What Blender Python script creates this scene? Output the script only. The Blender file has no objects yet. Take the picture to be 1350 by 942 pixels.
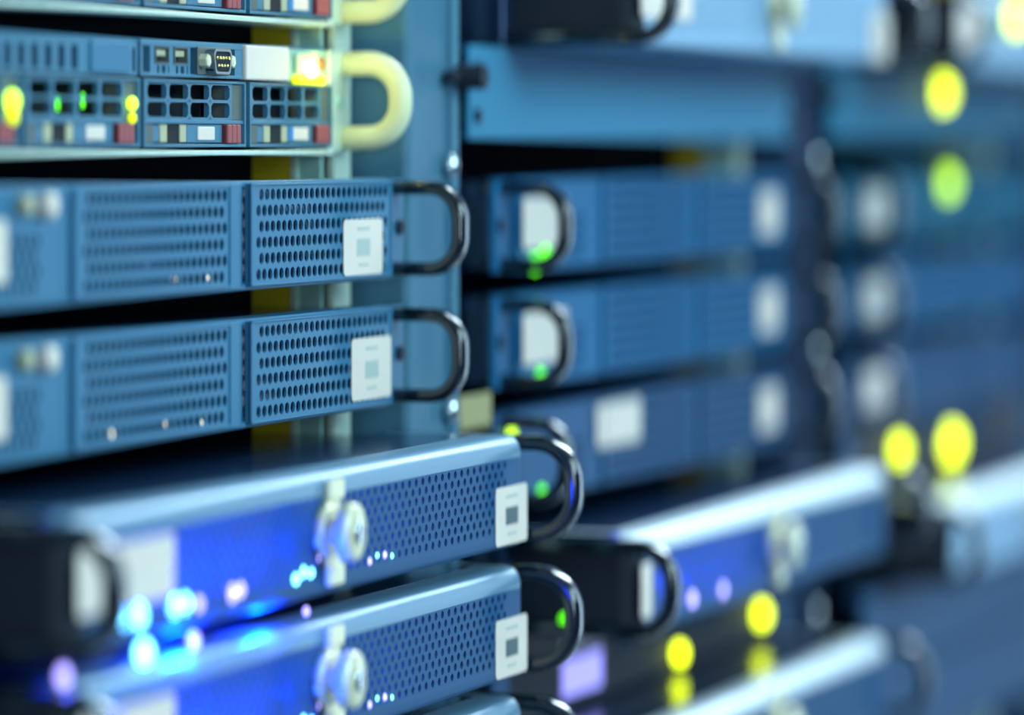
import bpy, bmesh, math, random
from mathutils import Vector, Matrix
random.seed(7)
PI = math.pi
SC = bpy.context.scene
COL = SC.collection
MM = 0.001
CAMZ = 1.30                      # camera height above the floor, metres

# ------------------------------------------------------------------ camera
THETA = math.radians(18.96)
cam_d = bpy.data.cameras.new('camera')
cam = bpy.data.objects.new('camera', cam_d)
COL.objects.link(cam)
cam.location = (-1.597, -0.6616, CAMZ)
cam.rotation_euler = (PI/2, 0, THETA - PI/2)
cam_d.sensor_width = 36.0
cam_d.lens = 6041.0/1350*36
cam_d.shift_y = -(471-190)/1350.0
cam_d.clip_start = 0.05
cam_d.dof.use_dof = True
cam_d.dof.focus_distance = 1.785
cam_d.dof.aperture_fstop = 3.15
cam_d.dof.aperture_ratio = 1.38
SC.camera = cam

# ------------------------------------------------------------------ world, exposure
SC.view_settings.view_transform = 'Standard'
SC.view_settings.look = 'None'
SC.view_settings.exposure = 0.0
SC.view_settings.gamma = 1.0
SC.view_settings.use_curve_mapping = False
SC.cycles.use_denoising = True
SC.cycles.max_bounces = 6
SC.cycles.caustics_reflective = False
SC.cycles.caustics_refractive = False
SC.cycles.sample_clamp_indirect = 6.0
w = bpy.data.worlds.new('World'); SC.world = w
w.use_nodes = True
w.node_tree.nodes['Background'].inputs[0].default_value = (0.04, 0.18, 0.60, 1)
w.node_tree.nodes['Background'].inputs[1].default_value = 0.22

def area(name, loc, target, size, power, col, parent=None):
    l = bpy.data.lights.new(name, 'AREA'); l.shape = 'RECTANGLE'
    l.size, l.size_y = size; l.energy = power; l.color = col
    o = bpy.data.objects.new(name, l); COL.objects.link(o)
    d = (Vector(target)-Vector(loc))
    o.location = loc; o.rotation_euler = d.to_track_quat('-Z', 'Y').to_euler()
    return o
# the soft light of the aisle opposite the racks
area('aisle_light', (0.05, -1.75, 1.95), (0.25, 0, 1.3), (1.7, 0.7), 37, (0.60, 0.95, 1.0))
# the bright far end of the aisle, and a fill light added behind the camera for the rack slots
area('aisle_end_light', (4.0, -1.42, 1.25), (0.2, -0.1, 1.2), (0.36, 2.4), 15, (0.62, 0.86, 1.0))
area('entrance_light', (-3.4, -1.5, 1.42), (0.1, 0, 1.3), (0.9, 0.9), 34, (0.66, 0.90, 1.0))
# the row of ceiling lamps straight above the aisle in front of the racks
CEIL_LAMP_X = (1.55, 2.9, 4.2, 5.5)
CEIL_LAMP_POWER = 30

# ------------------------------------------------------------------ materials
def mat(name, rgb, rough=0.5, metal=0.0, emit=None, estr=0.0, noise=0.0, nscale=900, bump=0.0, coat=0.0, spec=0.5):
    m = bpy.data.materials.new(name); m.use_nodes = True
    nt = m.node_tree; b = nt.nodes['Principled BSDF']
    b.inputs['Base Color'].default_value = (*rgb, 1)
    b.inputs['Roughness'].default_value = rough
    b.inputs['Metallic'].default_value = metal
    b.inputs['Specular IOR Level'].default_value = spec
    if coat: b.inputs['Coat Weight'].default_value = coat; b.inputs['Coat Roughness'].default_value = 0.15
    if emit:
        b.inputs['Emission Color'].default_value = (*emit, 1)
        b.inputs['Emission Strength'].default_value = estr
    if noise or bump:
        tc = nt.nodes.new('ShaderNodeTexCoord'); nz = nt.nodes.new('ShaderNodeTexNoise')
        nz.inputs['Scale'].default_value = nscale; nz.inputs['Detail'].default_value = 3
        nt.links.new(tc.outputs['Object'], nz.inputs['Vector'])
        if noise:
            mx = nt.nodes.new('ShaderNodeMix'); mx.data_type = 'RGBA'
            mx.inputs['A'].default_value = (*[c*(1-noise) for c in rgb], 1)
            mx.inputs['B'].default_value = (*[min(1, c*(1+noise)) for c in rgb], 1)
            nt.links.new(nz.outputs['Fac'], mx.inputs['Factor'])
            nt.links.new(mx.outputs['Result'], b.inputs['Base Color'])
        if bump:
            bp = nt.nodes.new('ShaderNodeBump'); bp.inputs['Strength'].default_value = bump
            bp.inputs['Distance'].default_value = 0.0002
            nt.links.new(nz.outputs['Fac'], bp.inputs['Height'])
            nt.links.new(bp.outputs['Normal'], b.inputs['Normal'])
    return m
M = {}
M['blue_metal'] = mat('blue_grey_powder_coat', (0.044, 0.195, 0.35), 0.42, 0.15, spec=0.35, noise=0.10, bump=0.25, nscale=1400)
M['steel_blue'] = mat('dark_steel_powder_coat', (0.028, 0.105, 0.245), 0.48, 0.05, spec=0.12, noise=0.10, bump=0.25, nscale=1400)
M['ocean_metal'] = mat('ocean_blue_powder_coat', (0.018, 0.150, 0.34), 0.5, 0.0, noise=0.10, spec=0.12)  # same coat as blue_metal, tinted to carry the bluer light down the row
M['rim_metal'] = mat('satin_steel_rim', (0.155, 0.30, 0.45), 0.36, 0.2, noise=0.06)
M['chassis'] = mat('dark_chassis_sheet', (0.012, 0.040, 0.110), 0.17, 0.4, noise=0.2)
M['black'] = mat('black_gloss', (0.006, 0.008, 0.014), 0.14, 0.0, coat=1.0)
M['matt_black'] = mat('matt_black_coat', (0.007, 0.012, 0.028), 0.6, 0.0, noise=0.15)
M['label'] = mat('white_label_paper', (0.88, 0.74, 0.66), 0.6, noise=0.02, nscale=300)
M['print'] = mat('grey_label_print', (0.12, 0.16, 0.18), 0.7)
M['print_soft'] = mat('faint_label_print', (0.50, 0.56, 0.52), 0.7)
M['zinc'] = mat('pale_zinc', (0.66, 0.80, 0.70), 0.38, 0.25, noise=0.12, nscale=120)
M['zinc_green'] = mat('greenish_zinc', (0.36, 0.62, 0.56), 0.45, 0.3, noise=0.15, nscale=120)
M['gold'] = mat('yellow_passivated_steel', (0.80, 0.60, 0.02), 0.4, 0.15, noise=0.2, nscale=90)
M['teal_panel'] = mat('blanking_panel_teal', (0.006, 0.17, 0.31), 0.5, 0.0, spec=0.12, noise=0.08)
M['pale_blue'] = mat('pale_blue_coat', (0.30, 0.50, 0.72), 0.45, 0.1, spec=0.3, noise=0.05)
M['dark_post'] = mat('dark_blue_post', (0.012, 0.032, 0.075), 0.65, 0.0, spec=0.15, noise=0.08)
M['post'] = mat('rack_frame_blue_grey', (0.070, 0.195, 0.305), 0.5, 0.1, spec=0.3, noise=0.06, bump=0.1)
M['panel'] = mat('blanking_panel_blue', (0.046, 0.24, 0.42), 0.5, 0.0, spec=0.12, noise=0.08)
M['cream'] = mat('cream_handle_plastic', (0.86, 0.88, 0.58), 0.35, noise=0.04)
M['knob'] = mat('cream_nickel_knob', (0.86, 0.80, 0.55), 0.28, 0.2, noise=0.06)
M['carrier'] = mat('drive_carrier_blue', (0.070, 0.22, 0.35), 0.45, 0.15, spec=0.35, noise=0.10)
M['olive'] = mat('olive_grey_plastic', (0.115, 0.135, 0.130), 0.5, noise=0.1)
M['red'] = mat('dull_red_tab', (0.40, 0.075, 0.085), 0.45, noise=0.1)
M['cream_strip'] = mat('cream_plastic_strip', (0.55, 0.52, 0.34), 0.5)
M['blue_tab'] = mat('bright_blue_plastic', (0.03, 0.22, 0.60), 0.4)
M['chrome'] = mat('bright_chrome', (0.75, 0.82, 0.85), 0.14, 1.0)
M['copper'] = mat('brown_copper_bit', (0.30, 0.13, 0.05), 0.5)
M['hole_dark'] = mat('dark_port_cavity', (0.003, 0.007, 0.016), 0.7)  # near-black; backing sheets in it carry the shade inside the openings
M['gunmetal'] = mat('gunmetal_shell', (0.30, 0.34, 0.36), 0.35, 0.8)
M['lens_pale'] = mat('pale_lens', (0.8, 0.85, 0.5), 0.4, emit=(0.9, 1.0, 0.35), estr=0.10)
M['violet_screen'] = mat('violet_screen', (0.3, 0.25, 0.6), 0.4, emit=(0.30, 0.28, 1.0), estr=1.3)  # added glow, stands in for lamp light on the switch's pale label
M['white_rim'] = mat('white_satin_rim', (0.80, 0.88, 0.95), 0.36, 0.1)  # rim_metal lightened, the stronger overhead light is put into the colour
M['pin'] = mat('gold_pin', (0.85, 0.72, 0.30), 0.25, 0.8)
M['card'] = mat('buff_card', (0.46, 0.40, 0.20), 0.7, noise=0.1)
M['yellow_led'] = mat('yellow_green_led', (0.6, 0.7, 0.0), 0.4, emit=(0.40, 0.50, 0.0), estr=11)
M['lime_led'] = mat('lime_led', (0.4, 0.7, 0.05), 0.4, emit=(0.38, 0.72, 0.02), estr=4)
M['white_led'] = mat('yellow_white_led', (0.9, 0.9, 0.5), 0.4, emit=(1.0, 1.0, 0.30), estr=6)
M['amber_glow'] = mat('yellow_led_lens', (0.7, 0.8, 0.0), 0.4, emit=(0.75, 0.85, 0.0), estr=1.1)
M['green_led'] = mat('green_led', (0.1, 0.6, 0.0), 0.4, emit=(0.06, 0.55, 0.0), estr=4)
M['blue_led'] = mat('blue_white_led', (0.3, 0.7, 1.0), 0.3, emit=(0.16, 0.70, 1.0), estr=7)
M['violet_led'] = mat('violet_blue_led', (0.6, 0.5, 1.0), 0.3, emit=(0.40, 0.33, 1.0), estr=3.2)
M['inner_board'] = mat('pale_inner_board', (0.16, 0.20, 0.34), 0.5)
M['spark'] = mat('warm_indicator', (0.9, 0.8, 0.6), 0.4, emit=(1.0, 0.8, 0.5), estr=1.6)
M['floor'] = mat('grey_floor_tile', (0.16, 0.19, 0.24), 0.35, noise=0.1, nscale=6)
M['ceiling'] = mat('white_ceiling_tile', (0.62, 0.68, 0.74), 0.8, noise=0.04, nscale=8)
M['wall'] = mat('pale_blue_wall', (0.35, 0.50, 0.66), 0.7, noise=0.04, nscale=5)
M['lamp'] = mat('lamp_diffuser', (0.9, 0.95, 1.0), 0.5, emit=(0.80, 0.92, 1.0), estr=3.0)

# ------------------------------------------------------------------ mesh helpers (millimetres in, metres out)
class MB:
    def __init__(s): s.v = []; s.f = []; s.mi = []; s.smooth = []; s.cur = 0; s.sm = False
    def add(s, vs, fs):
        b = len(s.v); s.v += [tuple(p) for p in vs]
        for f in fs:
            s.f.append(tuple(b+i for i in f)); s.mi.append(s.cur); s.smooth.append(s.sm)
    def box(s, x0, x1, y0, y1, z0, z1, bev=0.0):
        if bev <= 0:
            vs = [(x, y, z) for x in (x0, x1) for y in (y0, y1) for z in (z0, z1)]
            s.add(vs, [(0,1,3,2), (4,6,7,5), (0,4,5,1), (2,3,7,6), (0,2,6,4), (1,5,7,3)]); return
        bm = bmesh.new(); bmesh.ops.create_cube(bm, size=1)
        for v in bm.verts:
            v.co = ((x0+x1)/2+v.co.x*(x1-x0), (y0+y1)/2+v.co.y*(y1-y0), (z0+z1)/2+v.co.z*(z1-z0))
        bmesh.ops.bevel(bm, geom=bm.edges[:], offset=bev, segments=2, profile=0.5, affect='EDGES')
        bm.verts.index_update()
        s.add([v.co[:] for v in bm.verts], [[v.index for v in f.verts] for f in bm.faces]); bm.free()
    def cyl(s, c, axis, r, h, n=20, r2=None, bev=0.0):
        """along +axis from c, length h, with an optional rounded far rim"""
        r2 = r if r2 is None else r2
        rings = [(r, 0.0), (r2, h)] if bev <= 0 else [(r, 0.0), (r2, h-bev), (r2-bev*0.3, h-bev*0.3), (r2-bev, h)]
        a = Vector(axis).normalized(); t = a.orthogonal().normalized(); u = a.cross(t)
        vs = []
        for rr, d in rings:
            for i in range(n):
                p = Vector(c)+a*d+(t*math.cos(2*PI*i/n)+u*math.sin(2*PI*i/n))*rr; vs.append(p[:])
        fs = [(k*n+i, k*n+(i+1) % n, (k+1)*n+(i+1) % n, (k+1)*n+i) for k in range(len(rings)-1) for i in range(n)]
        fs += [tuple(range(n))[::-1], tuple((len(rings)-1)*n+i for i in range(n))]
        s.add(vs, fs)
    def tube(s, path, ra, rb, side, n=12, e=1.0):
        """tube along a planar path; side = the plane's normal; ra in the plane, rb across it"""
        sd = Vector(side); P = [Vector(p) for p in path]; vs = []
        for i, p in enumerate(P):
            d = (P[min(i+1, len(P)-1)]-P[max(i-1, 0)]).normalized(); u = d.cross(sd).normalized()
            for k in range(n):
                a = 2*PI*k/n; c_, s_ = math.cos(a), math.sin(a); vs.append((p+u*ra*math.copysign(abs(c_)**e, c_)+sd*rb*math.copysign(abs(s_)**e, s_))[:])
        m = len(P)
        fs = [(i*n+k, i*n+(k+1) % n, (i+1)*n+(k+1) % n, (i+1)*n+k) for i in range(m-1) for k in range(n)]
        fs += [tuple(range(n))[::-1], tuple((m-1)*n+k for k in range(n))]
        s.add(vs, fs)
    def ball(s, c, rx, ry, rz, n=12, m=8):
        vs = [(c[0], c[1], c[2]+rz)]
        for j in range(1, m):
            a = PI*j/m
            for i in range(n):
                b = 2*PI*i/n; vs.append((c[0]+rx*math.sin(a)*math.cos(b), c[1]+ry*math.sin(a)*math.sin(b), c[2]+rz*math.cos(a)))
        vs.append((c[0], c[1], c[2]-rz))
        fs = [(0, 1+i, 1+(i+1) % n) for i in range(n)]
        for j in range(m-2):
            fs += [(1+j*n+i, 1+(j+1)*n+i, 1+(j+1)*n+(i+1) % n, 1+j*n+(i+1) % n) for i in range(n)]
        L = len(vs)-1
        fs += [(L, 1+(m-2)*n+(i+1) % n, 1+(m-2)*n+i) for i in range(n)]
        s.add(vs, fs)
    def perf(s, x0, x1, z0, z1, y, hx0, hx1, hz0, hz1, px, pz, r, depth, n=12, stagger=True, border=True):
        """perforated sheet facing -Y at y: round holes staggered inside hx0..hx1 x hz0..hz1, each with its own wall"""
        def q(a, b, c, d):
            if b-a > 1e-6 and d-c > 1e-6: s.add([(a, y, c), (b, y, c), (b, y, d), (a, y, d)], [(0, 1, 2, 3)])
        nr = max(1, int((hz1-hz0)/pz+1e-6)); zoff = hz0+((hz1-hz0)-nr*pz)/2
        q(x0, x1, z0, zoff); q(x0, x1, zoff+nr*pz, z1)
        nc = int((hx1-hx0-px/2)/px)
        for j in range(nr):
            za = zoff+j*pz; zb = za+pz; xa = hx0+((px/2) if (stagger and j % 2) else 0)
            q(x0, xa, za, zb); q(xa+nc*px, x1, za, zb)
            for i in range(nc):
                a = xa+i*px; cx, cz = a+px/2, za+pz/2; hw, hh = px/2, pz/2
                outer = []; inner = []; back = []
                ca = math.atan2(hh, hw)
                angs = sorted([k*2*PI/n for k in range(n)]+[])
                # snap four of the directions to the corners of the cell
                for cor in (ca, PI-ca, PI+ca, 2*PI-ca):
                    kk = min(range(n), key=lambda k: abs(angs[k]-cor)); angs[kk] = cor
                for t in angs:
                    c_, s_ = math.cos(t), math.sin(t)
                    m_ = min(hw/abs(c_) if abs(c_) > 1e-9 else 1e9, hh/abs(s_) if abs(s_) > 1e-9 else 1e9)
                    outer.append((cx+c_*m_, y, cz+s_*m_)); inner.append((cx+c_*r, y, cz+s_*r)); back.append((cx+c_*r, y+depth, cz+s_*r))
                s.add(outer+inner+back, [(k, (k+1) % n, n+(k+1) % n, n+k) for k in range(n)] +
                      [(n+k, n+(k+1) % n, 2*n+(k+1) % n, 2*n+k) for k in range(n)])
        if border:
            vs = [(x0, y, z0), (x1, y, z0), (x1, y, z1), (x0, y, z1)]; vs += [(a, y+depth, c) for a, _, c in vs]
            s.add(vs, [(0, 4, 5, 1), (1, 5, 6, 2), (2, 6, 7, 3), (3, 7, 4, 0)])
    def mesh(s, name, mats):
        me = bpy.data.meshes.new(name)
        me.from_pydata([(a*MM, b*MM, c*MM) for a, b, c in s.v], [], s.f)
        for m in (mats if isinstance(mats, (list, tuple)) else [mats]): me.materials.append(m)
        me.polygons.foreach_set('material_index', s.mi); me.polygons.foreach_set('use_smooth', s.smooth)
        me.update()
        return me

CACHE = {}
def cached(key, fn, mats):
    """one mesh per key, shared by all alike parts"""
    if key not in CACHE:
        mb = MB(); fn(mb); CACHE[key] = mb.mesh(key, mats)
    return CACHE[key]
def part(name, me, parent, loc=(0, 0, 0), label=None):
    o = bpy.data.objects.new(name, me); COL.objects.link(o)
    o.parent = parent; o.location = Vector(loc)*MM
    if label: o['label'] = label
    return o
def tag(o, label, cat, group=None):
    o['label'] = label; o['category'] = cat
    if group: o['group'] = group
    return o
def empty(name, x, y, z):
    """x, y, z in mm; z measured from the camera's height"""
    o = bpy.data.objects.new(name, None); COL.objects.link(o)
    o.location = (x*MM, y*MM, CAMZ+z*MM); o.empty_display_size = 0.02
    return o
def solid(name, fn, m, loc=(0, 0, 0)):
    mb = MB(); fn(mb); o = bpy.data.objects.new(name, mb.mesh(name, m)); COL.objects.link(o); o.location = Vector(loc)
    return o
def point(name, parent, loc, power, col, r=1.5):
    l = bpy.data.lights.new(name, 'POINT'); l.energy = power; l.color = col; l.shadow_soft_size = r*MM
    o = bpy.data.objects.new(name, l); COL.objects.link(o); o.parent = parent; o.location = Vector(loc)*MM
    return o
def dpath(x, yb, yf, z0, z1, r, n=9):
    """handle path in the plane x = const, from the panel (yb) out to yf and back"""
    p = [(x, yb, z0)]
    for i in range(n): a = PI/2*i/(n-1); p.append((x, yf+r-r*math.sin(a), z0+r-r*math.cos(a)))
    for i in range(n): a = PI/2*i/(n-1); p.append((x, yf+r-r*math.cos(a), z1-r+r*math.sin(a)))
    p.append((x, yb, z1)); return p

# ------------------------------------------------------------------ room
def structure(name, fn, m):
    o = solid(name, fn, m); o['kind'] = 'structure'; return o
structure('floor', lambda b: b.box(-4000, 7000, -3000, 1600, -60, 0), M['floor'])
structure('ceiling', lambda b: b.box(-4000, 7000, -3000, 1600, 2700, 2760), M['ceiling'])
structure('wall_far', lambda b: b.box(7000, 7100, -3000, 1600, 0, 2700), M['wall'])
structure('wall_back', lambda b: b.box(-4000, 7000, 1600, 1700, 0, 2700), M['wall'])
for i, x in enumerate(CEIL_LAMP_X):
    t = bpy.data.objects.new('ceiling_light', None); COL.objects.link(t); t.location = (x, -0.42, 2.62)
    tag(t, 'long flat white ceiling lamp over the aisle, %s along the row of racks' % ('first', 'second', 'third', 'last')[i], 'lamp', 'ceiling lamps above the aisle')
    part('housing', cached('lamp_housing', lambda b: b.box(-620, 620, -160, 160, 0, 80, 6), M['ceiling']), t)
    part('diffuser', cached('lamp_diffuser', lambda b: b.box(-600, 600, -145, 145, -8, 0, 2), M['lamp']), t)
    a = area('ceiling_lamp_light', (x, -0.42, 2.60), (x, -0.42, 0), (1.2, 0.3), CEIL_LAMP_POWER, (0.66, 0.87, 1.0))

# ------------------------------------------------------------------ racks
CX = [-49+600*i for i in range(5)]
ZB, ZT = -1300+20, 780           # rack bottom and top relative to the camera's height
def build_rack(i):
    side = ('nearest, at the left of the row', 'second along the row', 'third along the row', 'farthest of the row')[i]
    t = empty('server_rack', CX[i], 0, ZB)
    tag(t, 'tall blue-grey server rack with pale mounting rails, %s' % side, 'rack', 'server racks in the row')
    H = ZT-ZB
    # right front frame post: broad blue-grey face with a rounded outer edge
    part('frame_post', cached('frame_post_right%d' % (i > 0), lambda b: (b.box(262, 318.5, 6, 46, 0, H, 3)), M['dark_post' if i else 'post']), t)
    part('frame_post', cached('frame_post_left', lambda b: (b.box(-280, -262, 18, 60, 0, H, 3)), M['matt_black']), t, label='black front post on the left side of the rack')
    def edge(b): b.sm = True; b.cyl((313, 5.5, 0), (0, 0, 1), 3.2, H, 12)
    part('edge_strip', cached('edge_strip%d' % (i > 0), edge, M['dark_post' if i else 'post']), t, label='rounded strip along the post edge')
    part('mounting_rail', cached('rail_right', lambda b: (b.box(234, 253, 29, 31.5, 0, H), b.box(251, 253, 31.5, 60, 0, H)), M['zinc']), t)
    part('mounting_rail', cached('rail_left', lambda b: (b.box(-253, -234, 29, 31.5, 0, H), b.box(-253, -251, 31.5, 60, 0, H)), M['zinc']), t)
    # inside, on the right: greenish bracket, pale flange, yellow passivated side plate
    part('rail_bracket', cached('rail_bracket', lambda b: b.box(226, 229, 32, 42, 0, H), M['zinc_green']), t, label='greenish zinc bracket behind the mounting rail')
    part('rail_flange', cached('rail_flange', lambda b: b.box(224.5, 229, 42, 44.5, 0, H), M['zinc']), t, label='pale narrow flange inside the rack')
    part('side_plate', cached('side_plate', lambda b: b.box(227, 230, 46, 63, 0, H), M['gold']), t, label='yellow passivated plate inside the rack')
    part('side_panel', cached('side_panel', lambda b: b.box(292, 296, 50, 900, 0, H), M['matt_black']), t)
    part('side_panel', cached('side_panel_l', lambda b: b.box(-279.5, -276, 62, 900, 0, H), M['matt_black']), t)
    part('rear_panel', cached('rear_panel', lambda b: b.box(-276, 292, 896, 900, 0, H), M['matt_black']), t)
    part('top_panel', cached('top_panel', lambda b: b.box(-280, 318, 10, 900, H, H+20, 2), M['matt_black']), t)
    part('plinth', cached('plinth', lambda b: b.box(-280, 318, 10, 900, -20, 0, 2), M['matt_black']), t)
    def bolt(b): b.sm = True; b.ball((0, 0, 0), 4.6, 3.6, 5.5, 14, 8)
    for z in (-9, -114, 92, -260):
        part('edge_bolt', cached('edge_bolt', bolt, M['chrome']), t, (306, 3, z-ZB), label='chrome bolt head on the post edge')
    part('hinge_pin', cached('hinge_pin', lambda b: (b.cyl((0, 0, 0), (0, -1, 0), 5.5, 12, 14), b.box(-13, 13, -3, 3, -2.5, 2.5, 1)), M['matt_black']), t, (313, 2, 29-ZB), label='dark hinge pin on the post')
    return t
racks = [build_rack(i) for i in range(4)]

# ------------------------------------------------------------------ parts shared by the servers
def sticker_mesh(wd, ht):
    def fn(b):
        # rounded rectangle, 0.35 mm thick
        r = 2.2; pts = []
        for (cx, cz, a0) in ((wd-r, ht-r, 0), (r, ht-r, PI/2), (r, r, PI), (wd-r, r, 1.5*PI)):
            for k in range(4): a = a0+PI/2*k/3; pts.append((cx+r*math.cos(a), cz+r*math.sin(a)))
        n = len(pts)
        b.add([(x, -0.35, z) for x, z in pts]+[(x, 0, z) for x, z in pts],
              [tuple(range(n))]+[(k, (k+1) % n, n+(k+1) % n, n+k) for k in range(n)])
    return cached('sticker_%d_%d' % (wd, ht), fn, M['label'])
def sticker(parent, x, y, z, wd, ht, printed=True, label=None, ink='print'):
    st = part('sticker', sticker_mesh(wd, ht), parent, (x, y, z), label=label)
    if printed:
        part('print_line', cached('pl_top', lambda b: b.box(0, 14, -0.12, 0, 0, 1.2), M['print_soft']), st, (wd*0.5-7, -0.36, ht*0.80))
        part('print_line', cached('pl_bot', lambda b: b.box(0, 11, -0.12, 0, 0, 1.0), M['print_soft']), st, (wd*0.5-5.5, -0.36, ht*0.16))
        part('print_block', cached('print_block_'+ink, lambda b: b.box(0, 15, -0.12, 0, 0, 7.0), M[ink]), st, (wd*0.5-7.5, -0.36, ht*0.34), label='small grey printed patch on the sticker')
    return st
def led(parent, name, m, loc, r, label=None, key=None):
    def fn(b): b.sm = True; b.ball((0, 0, 0), r, r*0.8, r, 12, 8)
    return part(name, cached(key or ('led_%s_%.1f' % (m, r)), fn, M[m]), parent, loc, label=label)

# ------------------------------------------------------------------ slim perforated servers (rows with two grilles)
def rim(b, x0, x1, z0, z1, y):
    """thin rolled edge round a perforated panel"""
    for q in ((x0, x1, z0, z0+1.0), (x0, x1, z1-1.0, z1), (x0, x0+1.3, z0, z1), (x1-1.3, x1, z0, z1)): b.box(q[0], q[1], y-0.7, y+2.4, q[2], q[3], 0.35)
def perforated_server(rack, zb, label, stickers, lamps=(), knobs=True, y0=0.0, coat='blue_metal'):
    t = empty('perforated_server', CX[rack], y0, zb)
    tag(t, label, 'server', 'slim perforated servers')
    Ht = 41.5
    part('chassis', cached('a_chassis', lambda b: (b.box(-217, 217, 14, 620, 1, 40.5, 0.8)), M['chassis']), t)
    def frame(b):
        b.box(-219, 219, -0.6, 13, 0, 2.6, 0.7); b.box(-219, 219, -0.6, 13, 39.0, Ht, 0.7)
        b.box(-219, -214, 0, 13, 3, 38.5); b.box(214, 219, 0, 13, 3, 38.5, 0.5)
        b.box(-103, -97, -1.2, 13, 2, 39.5, 0.8); b.box(48.5, 61, -1.0, 13, 0.4, 41.0, 0.8)
    part('bezel_frame', cached('a_frame'+coat, frame, M[coat]), t)
    part('grille', cached('a_grille_r'+coat, lambda b: (b.perf(64.5, 217.5, 1.4, 40.6, -2.6, 70, 214, 2.6, 39.4, 5.85, 6.1, 2.3, 0.9), rim(b, 64.5, 217.5, 1.4, 40.6, -2.6)), M[coat]), t)
    part('grille', cached('a_grille_l'+coat, lambda b: (b.perf(-95.5, 46.5, 1.6, 40.4, -2.0, -88, 44.5, 2.6, 39.4, 5.85, 6.1, 2.3, 0.9), rim(b, -95.5, 46.5, 1.6, 40.4, -2.0)), M[coat]), t)
    part('grille', cached('a_grille_c'+coat, lambda b: b.perf(-218, -103, 2.2, 39.8, -1.0, -160, -118, 3.0, 26.0, 6.2, 5.2, 2.0, 0.8), M[coat]), t)
    if knobs:
        def kn(b): b.sm = True; b.cyl((0, 0, 0), (0, -1, 0), 3.6, 5, 16, bev=1.2)
        part('button', cached('a_button_y', kn, M['cream_strip']), t, (-138, -1, 35), label='cream push button')
        part('button', cached('a_button_w', lambda b: (setattr(b, 'sm', True), b.cyl((0, 0, 0), (0, -1, 0), 4.6, 6, 16, bev=1.6)), M['label']), t, (-121, -1, 34.6), label='white push button')
    # ears and handles
    for sgn in (-1, 1):
        x0, x1 = (222, 242) if sgn > 0 else (-242, -222)
        part('ear', cached('a_ear%d' % sgn+coat, lambda b: b.box(x0, x1, 1, 4.0, 0.5, 41, 0.5), M[coat]), t)
        part('ear_screw', cached('ear_screw', lambda b: b.cyl((0, 0, 0), (0, -1, 0), 3.0, 1.6, 14), M['matt_black']), t, (sgn*236, 1, 21))
        def hd(b): b.sm = True; b.tube(dpath(0, 8, -28, 4, 37.5, 13), 2.9, 4.6, (1, 0, 0), 20, 0.55)
        part('handle', cached('a_handle', hd, M['black']), t, (sgn*231, 0, 0))
    for (x, z, wd, ht, pr) in stickers: sticker(t, x, -2.75 if x > 0 else -2.2, z, wd, ht, pr, None, 'print_soft')
    for (x, z, mm_, r) in lamps: led(t, 'indicator_lamp', mm_, (x, -2.2 if r > 2 else -0.6, z), r)
    return t

LAMP_A = ((-3.8, 6.4, 'spark', 1.2), (26.2, 5.9, 'spark', 1.2), (-30, 12.1, 'violet_led', 0.9))
LAMP_B = ((20.4, 4.6, 'spark', 1.2), (-10.8, 6.1, 'spark', 1.2), (-61.5, 5.3, 'spark', 1.5), (-93.8, 6.2, 'spark', 1.7))
perforated_server(0, -55.5, 'slim blue perforated server with white sticker over its right grille, just below the drive server',
                  [(162, 2.8, 44, 22.5, True), (-214, 9, 64, 21, False)], LAMP_A)
perforated_server(0, -107.8, 'slim blue perforated server standing above the blue-lit servers, sticker near its right ear',
                  [(171, 4.5, 45, 25, True), (-214, 9, 64, 21, False)], LAMP_B)
lamps_E = ((-197, 3.5, 'green_led', 4.4), (-183, 7.5, 'green_led', 3.6))
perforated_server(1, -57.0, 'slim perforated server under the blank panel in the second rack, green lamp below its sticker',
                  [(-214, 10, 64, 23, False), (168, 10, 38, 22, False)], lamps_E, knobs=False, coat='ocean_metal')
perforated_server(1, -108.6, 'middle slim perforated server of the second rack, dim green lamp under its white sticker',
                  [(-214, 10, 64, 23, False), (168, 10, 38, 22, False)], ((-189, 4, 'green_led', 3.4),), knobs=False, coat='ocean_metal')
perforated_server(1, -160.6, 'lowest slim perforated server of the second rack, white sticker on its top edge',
                  [(-107, 18.5, 68, 20, False), (168, 10, 38, 22, False)], ((-229, 32, 'lime_led', 3.0), (-187, 4, 'green_led', 2.4)), knobs=False, coat='steel_blue')  # darker coat stands in for the weaker light lower down
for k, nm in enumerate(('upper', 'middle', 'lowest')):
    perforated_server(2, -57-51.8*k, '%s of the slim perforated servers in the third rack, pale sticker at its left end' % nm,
                      [(-212, 10, 52, 20, False)], (), knobs=False, coat=('teal_panel', 'ocean_metal', 'steel_blue')[k])  # coats darken downwards in place of the light falling off
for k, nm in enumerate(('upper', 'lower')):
    perforated_server(3, -57-51.8*k, '%s slim perforated server of the farthest rack, past the right edge' % nm, [(-212, 10, 52, 20, False)], (), knobs=False, coat='steel_blue')

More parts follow.
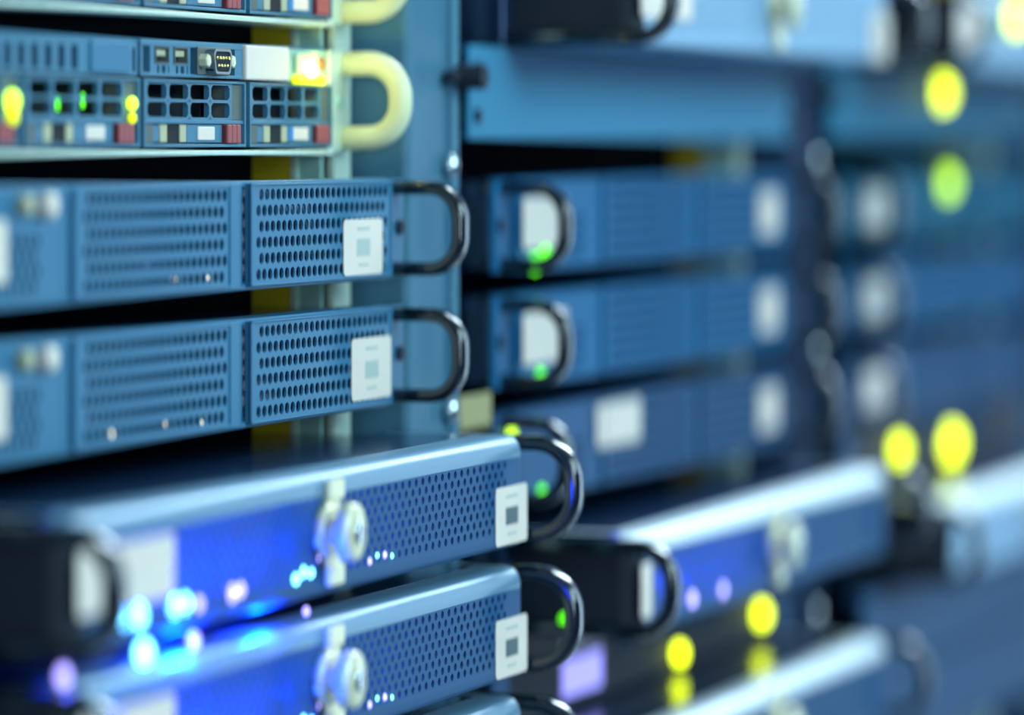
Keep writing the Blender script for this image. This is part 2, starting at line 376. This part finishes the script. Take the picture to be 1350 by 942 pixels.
# ------------------------------------------------------------------ servers with deep rounded bezels
BW, BK, BR, BH = 224.0, 58.0, 10.0, 45.0
def plan(off, n=8):
    """U-shaped front outline, inset by off"""
    r = max(BR-off, 1.0); x = BW-off; yf = -BK+off; p = [(-x, 0)]
    for k in range(n): a = PI/2*k/(n-1); p.append((-x+r-r*math.cos(a), yf+r-r*math.sin(a)))
    for k in range(n): a = PI/2*k/(n-1); p.append((x-r+r*math.sin(a), yf+r-r*math.cos(a)))
    p.append((x, 0)); return p
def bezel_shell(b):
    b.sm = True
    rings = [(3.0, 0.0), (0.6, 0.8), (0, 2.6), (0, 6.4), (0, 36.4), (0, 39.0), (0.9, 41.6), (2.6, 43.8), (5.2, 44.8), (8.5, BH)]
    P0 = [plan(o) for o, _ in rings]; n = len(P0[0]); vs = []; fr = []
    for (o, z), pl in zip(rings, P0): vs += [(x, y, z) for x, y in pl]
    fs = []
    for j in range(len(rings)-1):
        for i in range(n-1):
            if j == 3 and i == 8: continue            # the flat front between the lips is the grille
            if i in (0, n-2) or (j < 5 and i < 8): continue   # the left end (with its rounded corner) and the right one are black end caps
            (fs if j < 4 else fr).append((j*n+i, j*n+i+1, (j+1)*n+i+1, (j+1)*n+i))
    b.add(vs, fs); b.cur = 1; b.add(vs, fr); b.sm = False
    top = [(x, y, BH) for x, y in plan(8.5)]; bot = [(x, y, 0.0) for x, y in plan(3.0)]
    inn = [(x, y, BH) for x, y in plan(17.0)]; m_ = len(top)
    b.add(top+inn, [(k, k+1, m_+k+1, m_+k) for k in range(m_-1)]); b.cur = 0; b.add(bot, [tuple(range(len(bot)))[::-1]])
def bezel_top(b):
    a_ = plan(16.5); n = len(a_)
    b.add([(x, y, BH+0.25) for x, y in a_]+[(x, y, BH-1.5) for x, y in a_], [tuple(range(n))]+[(k, n+k, n+k+1, k+1) for k in range(n-1)])
def bezel_end(sg):
    def fn(b):
        if sg > 0: b.box(BW-3, BW-0.05, -BK+BR+0.5, 0, 0.5, 44.2, 0.6); return
        pl = plan(0)[:9]; n = len(pl); b.sm = True
        for (za, zb_) in ((1.0, 40.0),):
            b.add([(x, y, za) for x, y in pl]+[(x, y, zb_) for x, y in pl], [(k, k+1, n+k+1, n+k) for k in range(n-1)])
        q = plan(0.9)[:9]
        b.add([(x, y, 40.0) for x, y in pl]+[(x, y, 43.0) for x, y in q], [(k, k+1, n+k+1, n+k) for k in range(n-1)])
    return fn
def rounded_server(rack, zb, label, left_label=True, right_sticker=True, lit=1.0, full=True, mtop=None, pale=False, dx=0.0, knob=True):
    t = empty('rounded_server', CX[rack]+4+dx, 0, zb)
    tag(t, label, 'server', 'servers with rounded front bezels')
    part('chassis', cached('c_chassis', lambda b: b.box(-217, 217, 0.5, 640, 1, 43.5, 0.8), M['chassis']), t)
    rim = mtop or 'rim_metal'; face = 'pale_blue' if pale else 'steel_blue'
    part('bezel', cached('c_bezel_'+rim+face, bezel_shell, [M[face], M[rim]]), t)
    part('top_cover', cached('c_top', bezel_top, M['chassis']), t, label='dark cover set inside the pale rim')
    for sgn in (-1, 1): part('end_cap', cached('c_end%d' % sgn, bezel_end(sgn), M['matt_black']), t, label='black end of the bezel')
    fx = BW-BR
    part('grille', cached('c_grille_r'+face, lambda b: b.perf(2, fx, 6.4, 36.4, -BK, 11, 204, 6.6, 36.2, 7.4, 3.65, 1.6, 0.7, n=10), M[face]), t)
    part('grille', cached('c_grille_l'+face, lambda b: b.perf(-fx, 2, 6.4, 36.4, -BK, -200, -6, 6.6, 36.2, 7.4, 3.65, 1.6, 0.7, n=10), M[face]), t)
    part('inner_board', cached('c_board', lambda b: b.box(-214, 214, -38, -36, 3, 42), M['inner_board']), t)
    if knob:
        def kb(b):
            b.sm = True
            b.cyl((0, 0, 0), (0, -1, 0), 9.6, 3.6, 28, bev=1.2)
            b.cyl((0, -4, 0), (0, -1, 0), 5.0, 5.0, 20)
            b.cyl((0, -8.5, 0), (0, -1, 0), 10.6, 5.0, 28, bev=1.6)
        k = part('lock_knob', cached('lock_knob', kb, M['knob']), t, (-6, -BK-0.2, 23.5), label='cream nickel lock knob with two discs')
        part('knob_cap', cached('knob_cap', lambda b: (setattr(b, 'sm', True), b.cyl((0, 0, 0), (0, -1, 0), 4.2, 1.2, 20, bev=0.5)), M['chrome']), k, (0, -13.5, 0))
        part('knob_bracket', cached('knob_bracket', lambda b: (b.box(-7, 7, -3.0, 0, 0, 7.5, 0.8), b.box(-7, 7, -3.0, 0, 31, 38.5, 0.8), b.box(-7, 7, -1.0, 0, 7, 32)), M['knob']), t, (2, -BK-0.1, 3.5), label='cream strap behind the lock knob')
    for sgn in (-1, 1):
        x0, x1 = (224.5, 238) if sgn > 0 else (-238, -224.5)
        part('ear', cached('c_ear%d' % sgn, lambda b: b.box(x0, x1, 0, 3, 1, 44, 0.5), M['chassis']), t)
        def hd(b): b.sm = True; b.tube(dpath(0, 2, -76, 3.5, 41.0, 16), 3.2, 5.0, (1, 0, 0), 20, 0.55)
        part('handle', cached('c_handle', hd, M['black']), t, (sgn*231, 0, 0))
    if right_sticker: sticker(t, 184, -BK-0.1, 1.8, 39, 23.5, True)
    if left_label: sticker(t, -221, -BK-0.3, 13, 78, 21, False, label='wide blank white label at the left end')
    if lit:
        m_far = {-142: 1, -92: 1}
        for (x, z, mm_, r) in ((-184, 9.5, 'blue_led', 3.2), (-172, 9.0, 'blue_led', 3.8), (-142, 9.5, 'blue_led', 3.2), (-133, 9.5, 'blue_led', 3.0), (-121, 8.0, 'violet_led', 2.4),
                              (-92, 9.0, 'violet_led', 3.0), (-84, 9.5, 'violet_led', 2.4), (-32, 8.5, 'blue_led', 1.9), (-25, 10.5, 'blue_led', 1.9), (-17, 9.5, 'blue_led', 1.6), (-10, 14.0, 'violet_led', 1.0),
                              (42, 8.5, 'violet_led', 1.4), (50, 10, 'blue_led', 1.1), (58, 9.5, 'violet_led', 1.4), (66, 8.5, 'blue_led', 1.0)):
            if lit < 0.55:
                if m_far.get(x) is None: continue
                mm_ = 'violet_led'
            led(t, 'status_lamp', mm_, (x, -BK+0.4, z), r, key='status_%s_%.1f' % (mm_, r))
        for x, p in ((-195, .04), (-170, .045), (-145, .05), (-120, .055), (-95, .055), (-70, .04), (-45, .022), (-20, .016), (10, .016), (50, 0.006)):
            point('status_glow', t, (x, -44, 20+8*math.sin(x)), p*lit*2.9, (0.0, 0.035, 1.0))
    return t
def lip_leds(t):
    for (x, z, mm_, r) in ((-158, -4.6, 'blue_led', 4.0), (-116, -5.0, 'violet_led', 2.6), (-12, -5.0, 'violet_led', 1.4), (-222, -5.5, 'violet_led', 2.8)):
        led(t, 'lip_lamp', mm_, (x, -BK+4.0, z), r, label='blue lamp under the front lip', key='lip_%s_%.1f' % (mm_, r))
    point('lip_glow', t, (-128, -BK+1, -5), 0.5, (0.0, 0.04, 1.0)); point('lip_glow', t, (-55, -BK+1, -4), 0.3, (0.0, 0.04, 1.0))
c1 = rounded_server(0, -163.5, 'rounded perforated server glowing blue at its left, upper of the stacked pair with cream knobs')
lip_leds(c1)
rounded_server(0, -216.8, 'rounded perforated server glowing blue, lower of the stacked pair with cream knobs')
rounded_server(0, -270, 'rounded server at the bottom edge, only its top corner and black handle showing', lit=0.6)
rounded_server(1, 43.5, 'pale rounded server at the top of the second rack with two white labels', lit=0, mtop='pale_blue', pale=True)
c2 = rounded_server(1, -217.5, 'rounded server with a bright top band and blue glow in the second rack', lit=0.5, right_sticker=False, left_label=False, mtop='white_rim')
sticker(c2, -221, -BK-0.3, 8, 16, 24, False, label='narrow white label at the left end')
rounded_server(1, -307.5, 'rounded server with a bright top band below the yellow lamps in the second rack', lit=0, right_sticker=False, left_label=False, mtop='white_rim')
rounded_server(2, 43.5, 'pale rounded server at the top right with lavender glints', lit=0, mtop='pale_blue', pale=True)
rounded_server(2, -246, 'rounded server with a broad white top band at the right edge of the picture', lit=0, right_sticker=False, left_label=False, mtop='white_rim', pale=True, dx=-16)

# ------------------------------------------------------------------ drive servers
def drive_server(zb, label, lit=True):
    t = empty('drive_server', CX[0], 26, zb)
    tag(t, label, 'server', 'drive servers at the top left')
    # z: 0 = under the bottom lip, face y = 0
    part('chassis', cached('t_chassis', lambda b: b.box(-217, 217, 22, 650, 2.6, 43.2, 0.8), M['chassis']), t)
    part('bottom_lip', cached('t_lip', lambda b: (b.box(-219, 220, -2.5, 24, 0, 2.2, 0.6)), M['zinc']), t, label='pale zinc lip under the drive bays')
    part('top_sheet', cached('t_top', lambda b: b.box(-219, 219, 2, 24, 43.0, 44.2, 0.3), M['carrier']), t)
    part('bay_divider', cached('t_mid', lambda b: b.box(-219, 219, 1.5, 24, 27.6, 29.4), M['olive']), t)
    # upper strip: slotted vent, plain plate, port module, white tag, lamp block
    def vent(b):
        x0, x1 = -219.0, 22.0; slots = []
        x = -207.0
        while x < -36: slots.append((x, x+6.4)); x += 11.3
        slots.append((17.5, 21.8-1.5))
        e = x0
        for a, c in slots:
            b.box(e, a, -0.5, 4, 30, 43); b.box(a, c, -0.5, 4, 30, 31.5); b.box(a, c, -0.5, 4, 40.5, 43); e = c
        b.box(e, x1, -0.5, 4, 30, 43)
    part('vent_plate', cached('t_vent', vent, M['carrier']), t)
    part('vent_backing', cached('t_vback', lambda b: b.box(-218, 22, 17, 18, 30, 43), M['hole_dark']), t, label='dark cavity behind the vent slots')
    part('raised_plate', cached('t_plate', lambda b: b.box(-21, 13, -1.6, 0, 30.8, 42.4, 0.5), M['blue_metal']), t, label='plain pale blue plate beside the vent slots')
    def module(b):
        xs = [(25, 33), (37, 51), (55, 69), (71.5, 77.5), (98, 114)]
        e = 24.0
        b.box(24, 124, -1.2, 5, 41.4, 43.6, 0.3); b.box(24, 124, -1.2, 5, 30, 31.4, 0.3)
        for a, c in ((24, 26), (33, 37), (51, 55), (69, 71.5), (77.5, 92), (116, 124)): b.box(a, c, -1.0, 5, 31.2, 41.6)
        b.box(37, 69, -1.0, 5, 34.2, 35.4)
        for a in (37, 41.6, 47.4, 51.6, 55, 59.6, 65.4): b.box(a, a+2.4, -1.0, 5, 31.2, 34.4)
    part('port_module', cached('t_module', module, M['carrier']), t)
    part('port_cavity', cached('t_cavity', lambda b: b.box(24.5, 123.5, 5, 6, 30, 43.4), M['hole_dark']), t)
    def usb(b): b.box(0, 13, -0.6, 4, 0, 0.5); b.box(0, 13, -0.6, 4, 6.0, 6.5); b.box(0, .6, -0.6, 4, 0, 6.5); b.box(12.4, 13, -0.6, 4, 0, 6.5)
    for x in (37.5, 55.5):
        u = part('usb_port', cached('t_usb', usb, M['olive']), t, (x, -0.8, 34.9))
        part('contact_tongue', cached('t_tongue', lambda b: b.box(1.5, 11.5, 0.5, 4.5, 3.0, 5.2), M['cream_strip']), u)
    def db(b):
        # D-shaped shell
        def D(x0, x1, z0, z1, y0, y1):
            pts = []; r = 2.0
            for (cx, cz, a0) in ((x1-r, z1-r, 0), (x0+r, z1-r, PI/2), (x0+r+1.0, z0+r, PI), (x1-r-1.0, z0+r, 1.5*PI)):
                for k in range(4): a = a0+PI/2*k/3; pts.append((cx+r*math.cos(a), cz+r*math.sin(a)))
            n = len(pts); b.add([(x, y0, z) for x, z in pts]+[(x, y1, z) for x, z in pts], [(k, (k+1) % n, n+(k+1) % n, n+k) for k in range(n)]); return pts, n
        o, n = D(0, 17.5, 0, 9.6, -5.0, 0); i_, n = D(0.9, 16.6, 0.9, 8.7, -5.0, 0)
        b.add([(x, -5.0, z) for x, z in o]+[(x, -5.0, z) for x, z in i_], [(k, (k+1) % n, n+(k+1) % n, n+k) for k in range(n)])
    s_ = part('serial_port', cached('t_db', db, M['gunmetal']), t, (83.0, -1.2, 31.6))
    part('port_insert', cached('t_dbin', lambda b: b.box(1.0, 16.5, -4.5, 0, 1.0, 8.6, 0.5), M['hole_dark']), s_)
    part('flange', cached('t_dbfl', lambda b: b.box(-6.5, 25.0, -0.9, 0, -0.4, 10.4, 0.4), M['olive']), s_)
    def pin(b): b.sm = True; b.cyl((0, 0, 0), (0, -1, 0), 0.62, 0.9, 8)
    for k in range(5): part('pin', cached('t_pin', pin, M['pin']), s_, (2.9+2.85*k, -4.4, 6.2))
    for k in range(4): part('pin', cached('t_pin', pin, M['pin']), s_, (4.3+2.85*k, -4.4, 3.2))
    def nut(b): b.cyl((0, 0, 0), (0, -1, 0), 2.7, 3.4, 6, bev=0.6); b.cyl((0, -3.4, 0), (0, -1, 0), 1.2, 0.1, 10)
    for x in (-3.4, 21.4): part('hex_nut', cached('t_nut', nut, M['knob']), s_, (x, -0.9, 5))
    part('white_tag', cached('t_tag', lambda b: b.box(125.5, 171, -2.2, 2, 29.8, 43.6, 0.8), M['label']), t, label='blank white tag beside the serial port')
    def lb(b): b.box(174, 218, 0, 4, 29.6, 43.0, 0.6)
    lamp = part('lamp_block', cached('t_lampblock', lb, M['zinc_green']), t)
    part('lamp_lens', cached('t_lens', lambda b: b.box(177, 210, -3.0, -0.2, 28.6, 32.4, 1.2), M['amber_glow'] if lit else M['olive']), lamp, label='glowing yellow lens')
    part('lamp_hood', cached('t_hood', lambda b: b.box(181, 202, -1.8, -0.1, 33.0, 41.0, 0.7), M['lens_pale'] if lit else M['olive']), lamp, label='pale lens above the lamp')
    if lit:
        part('lamp_core', cached('t_core', lambda b: (setattr(b, 'sm', True), b.ball((192, -3.5, 34.6), 4.8, 2.2, 3.2, 16, 10)), M['white_led']), lamp, label='white-hot yellow lamp')
        point('lamp_glow', t, (203, -9, 35), 0.020, (1.0, 0.9, 0.12), 3)
    part('status_dot', cached('t_dot', lambda b: (setattr(b, 'sm', True), b.cyl((211, 0, 37.5), (0, -1, 0), 3.0, 1.2, 14, bev=0.5)), M['copper']), t, label='brown round dot beside the lamp')
    # four drive carriers
    for q in range(4):
        x0 = -180.5-4.5+q*104.2-0.0 - 0
        x0 = -281.0+q*104.2+ (0 if q else 0)
        x0 = 28-208.4+ (q)*104.2 - 0
        if q == 3: x0 = 28+104.2
        xb = 28+(q-2)*104.2
        xe = xb+(100 if q < 3 else 90)
        W = xe-xb
        def fr(b):
            b.box(0, W, -0.8, 3, 1.0, 2.2, 0.3); b.box(0, W, -0.8, 3, 25.6, 26.6, 0.3)
            b.box(0, 1.2, -0.8, 3, 1, 26.4); b.box(W-1.3, W, -0.8, 8, 1, 26.4)
            b.box(0, W, -0.2, 3, 9.9, 11.4, 0.3)
        c = part('drive_carrier', cached('t_carrier%d' % (q == 3), fr, M['carrier']), t, (xb, 0, 2.4))
        def guard(b):
            x1 = 3.4; X = [x1+k*20.7*(W/100) for k in range(5)]
            for k in range(5): b.box(X[k]-1.1, X[k]+1.1, 0, 2.2, 11.2, 25.8)
            for z in (11.2, 18.1, 25.0): b.box(X[0], X[4], 0, 2.2, z, z+1.2)
            for k in range(4):                       # filled corners, so each window is rounded
                for (za, zb_) in ((12.4, 18.1), (19.3, 25.0)):
                    for cx, sx in ((X[k]+1.1, 1), (X[k+1]-1.1, -1)):
                        for cz, sz in ((za, 1), (zb_, -1)):
                            b.add([(cx, 0, cz), (cx+sx*1.8, 0, cz), (cx, 0, cz+sz*1.3)], [(0, 1, 2)])
        part('window_guard', cached('t_guard%d' % (q == 3), guard, M['carrier']), c)
        part('bay_backing', cached('t_back%d' % (q == 3), lambda b: b.box(1.2, W-1.3, 18, 19, 2, 26), M['hole_dark']), c)
        part('side_block', cached('t_side%d' % (q == 3), lambda b: b.box(W*0.855, W-1.4, 0.4, 8, 11.4, 25.6, 0.4), M['olive']), c)
        part('lever', cached('t_lever%d' % (q == 3), lambda b: (b.box(2, W-2, 2, 6, 2.6, 9.8), b.box(11, 17, 0.6, 2.4, 2.8, 9.4, 0.4), b.box(43, 78*W/100, 0.2, 2.4, 2.6, 9.7, 0.4)), M['carrier']), c)
        part('dark_slot', cached('t_dslot', lambda b: b.box(26, 38, 1.0, 2.5, 2.8, 9.6), M['hole_dark']), c)
        part('cream_strip', cached('t_cstrip', lambda b: b.box(18, 24.5, 0.4, 2.5, 2.8, 9.6, 0.4), M['cream_strip']), c)
        part('cream_strip', cached('t_cstrip2', lambda b: b.box(37, 43, 0.4, 2.5, 2.8, 9.6, 0.4), M['cream_strip']), c)
        if q == 3: part('blue_tab', cached('t_btab', lambda b: b.box(43.4, 50, -0.2, 2.5, 3.4, 9.0, 0.4), M['blue_tab']), c)
        part('white_window', cached('t_wwin', lambda b: b.box(0, 16.5, -0.4, 0.6, 3.6, 8.9, 0.4), M['label']), c, (53*W/100, 0, 0), label='small white marking tab')
        def red(b):
            for k in range(3): b.box(k*4.6, k*4.6+4.2, -1.6, 3, 2.4, 9.8, 0.5)
            b.box(0, 13.4, -0.6, 3, 2.6, 9.6)
        part('release_tab', cached('t_red', red, M['red']), c, (80*W/100, 0, 0), label='ribbed dull red release tab')
        part('olive_corner', cached('t_olive', lambda b: b.box(1.3, 10.5, 0.2, 4, 2.3, 9.8, 0.3), M['olive']), c)
        if lit and q < 2:
            big = 1.0 if q == 1 else 1.5
            led(c, 'activity_lamp', 'lime_led', (92, -1.2, 17.2), 2.6*big); led(c, 'activity_lamp', 'amber_glow', (92, -1.2, 11.8), 2.1*big)
        if q == 1:
            for (x, z, m_) in ((36, 17, 'green_led'), (58, 18, 'green_led'), (71, 16, 'lime_led')):
                part('glint', cached('t_glint_'+m_, lambda b: b.box(-0.7, 0.7, 0, 1, -2.6, 2.6, 0.3), M[m_]), c, (x, 3, z))
    # ears and broad cream ring handles
    for sgn in (-1, 1):
        xa, xb_ = (221, 243) if sgn > 0 else (-243, -221)
        part('ear', cached('t_ear%d' % sgn, lambda b: b.box(xa, xb_, 0, 2.4, 1, 43.4, 0.5), M['zinc']), t)
        part('ear_screw', cached('ear_screw2', lambda b: b.cyl((0, 0, 0), (0, -1, 0), 2.6, 1.2, 14), M['zinc_green']), t, (sgn*232, 0, 22))
        def hd(b): b.sm = True; b.tube(dpath(0, 2, -25, 7.0, 38.0, 14), 5.0, 4.0, (1, 0, 0), 18)
        part('handle', cached('t_handle', hd, M['cream']), t, (sgn*238, 0, 0), label='thick cream ring handle')
    return t
drive_server(-4.5, 'drive server with three carriers, serial port and glowing yellow lamp in view')
drive_server(48.3, 'drive server cut off by the top edge of the picture, only its lowest strip visible')

# ------------------------------------------------------------------ blanking panels
def blank_panel(rack, za, zb, label, x0=-241, x1=241, y=0, m='panel'):
    t = empty('blank_panel', CX[rack], y, za)
    tag(t, label, 'panel', 'plain blanking panels')
    h = zb-za
    part('plate', cached('bp_%d_%d_%d_%s' % (x0, x1, h, m), lambda b: (b.box(x0, x1, 0, 3, 0, h, 0.8), b.box(x0+8, x1-8, 3, 14, 0.5, 2.0), b.box(x0+8, x1-8, 3, 14, h-2, h-0.5)), M[m]), t)
    for sx in (x0+8, x1-8):
        for z in (h*0.25, h*0.75):
            part('screw', cached('bp_screw', lambda b: (setattr(b, 'sm', True), b.cyl((0, 0, 0), (0, -1, 0), 3.2, 2.0, 14, bev=0.7)), M['matt_black']), t, (sx, 0, z))
    return t
blank_panel(1, 2, 43, 'wide plain light blue panel between two servers at the top of the second rack', -278, 238)
blank_panel(2, 2, 43, 'plain teal-blue panel behind the yellow lamps at the upper right', -278, 238, m='teal_panel')
blank_panel(3, 2, 43, 'plain blue panel of the farthest rack, past the right edge', -278, 238)
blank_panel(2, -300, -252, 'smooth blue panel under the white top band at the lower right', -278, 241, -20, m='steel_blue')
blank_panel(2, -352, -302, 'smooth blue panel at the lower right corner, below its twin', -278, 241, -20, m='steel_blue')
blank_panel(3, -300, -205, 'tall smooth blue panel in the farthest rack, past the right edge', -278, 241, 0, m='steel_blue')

# ------------------------------------------------------------------ recessed switches that carry the yellow lamps
def switch(rack, zb, h, label, leds, label_left=False):
    t = empty('network_switch', CX[rack], 2, zb)
    tag(t, label, 'switch', 'recessed dark switches')
    part('housing', cached('sw_%d' % h, lambda b: (b.box(-219, 219, 0, 420, 0, h, 1.0)), M['matt_black']), t)
    def ports(b):
        for k in range(9):
            x = -60+k*20
            b.box(x, x+15, -1.5, 0, h*0.45, h*0.45+1); b.box(x, x+15, -1.5, 0, h*0.85, h*0.85+1); b.box(x, x+1, -1.5, 0, h*0.45, h*0.86); b.box(x+14, x+15, -1.5, 0, h*0.45, h*0.86)
    part('port_row', cached('sw_ports_%d' % h, ports, M['steel_blue']), t)
    for sgn in (-1, 1):
        xa, xb_ = (219, 241) if sgn > 0 else (-241, -219)
        part('ear', cached('sw_ear_%d_%d' % (sgn, h), lambda b: b.box(xa, xb_, 0, 2.4, 1, h-1, 0.5), M['steel_blue']), t)
    for (x, z, r) in leds: led(t, 'link_lamp', 'yellow_led', (x, -2.5, z), r, key='link_%.1f' % r)
    if label_left:
        part('side_label', cached('sw_label', lambda b: b.box(0, 62, -1.0, 0, 0, 14, 0.3), M['label']), t, (-150, 0, 25), label='pale label at the left end')
        part('status_screen', cached('sw_screen', lambda b: b.box(0, 58, -1.0, 0, 0, 17, 0.3), M['violet_screen']), t, (-146, 0, 6), label='small violet lit screen')
    return t
switch(1, -261, 42, 'dark recessed switch with two round yellow lamps in the second rack', [(584-551, 8, 4.6), (733-551, 13, 5.4)], True)
switch(2, -199, 38, 'dark recessed switch with two yellow lamps above the white top band at right', [(1030-1151, 19, 6.0), (1160-1151, 15, 8.6)])
def panel_lamp(s, z, r, m, label, y=0):
    t = empty('indicator_lamp', s, y, z)
    tag(t, label, 'lamp', 'yellow lamps at the upper right')
    part('bulb', cached('pl_bulb_%s_%.1f' % (m, r), lambda b: (setattr(b, 'sm', True), b.ball((0, -4, 0), r, r, r, 14, 9)), M[m]), t)
    part('base_ring', cached('pl_ring_%.1f' % r, lambda b: b.cyl((0, 0, 0), (0, -1, 0), r*1.25, 2.2, 18), M['matt_black']), t)
    return t
panel_lamp(1122, 31, 7.0, 'yellow_led', 'bright yellow lamp on the teal panel, upper of two in a column')
panel_lamp(1134, -24, 7.0, 'lime_led', 'pale lime lamp below the bright yellow lamp on the upper right')
panel_lamp(1062, 75, 7.5, 'yellow_led', 'yellow lamp on a pale server face, cut by the top right corner of the picture', -58.2)

led(c2, 'end_lamp', 'green_led', (-BW-0.6, -24, 6.5), 3.0, label='green lamp on the black end')
# folded buff card wedged between the first two racks
t = empty('buff_card', 283, 4, -124)
tag(t, 'small buff card wedged between the first two racks above the rounded server', 'card')
part('card_sheet', cached('card', lambda b: (b.box(-16, 24, -2, 0, 0, 15, 0.4), b.box(-16, 24, -2, 12, 0, 1.2, 0.3)), M['card']), t)
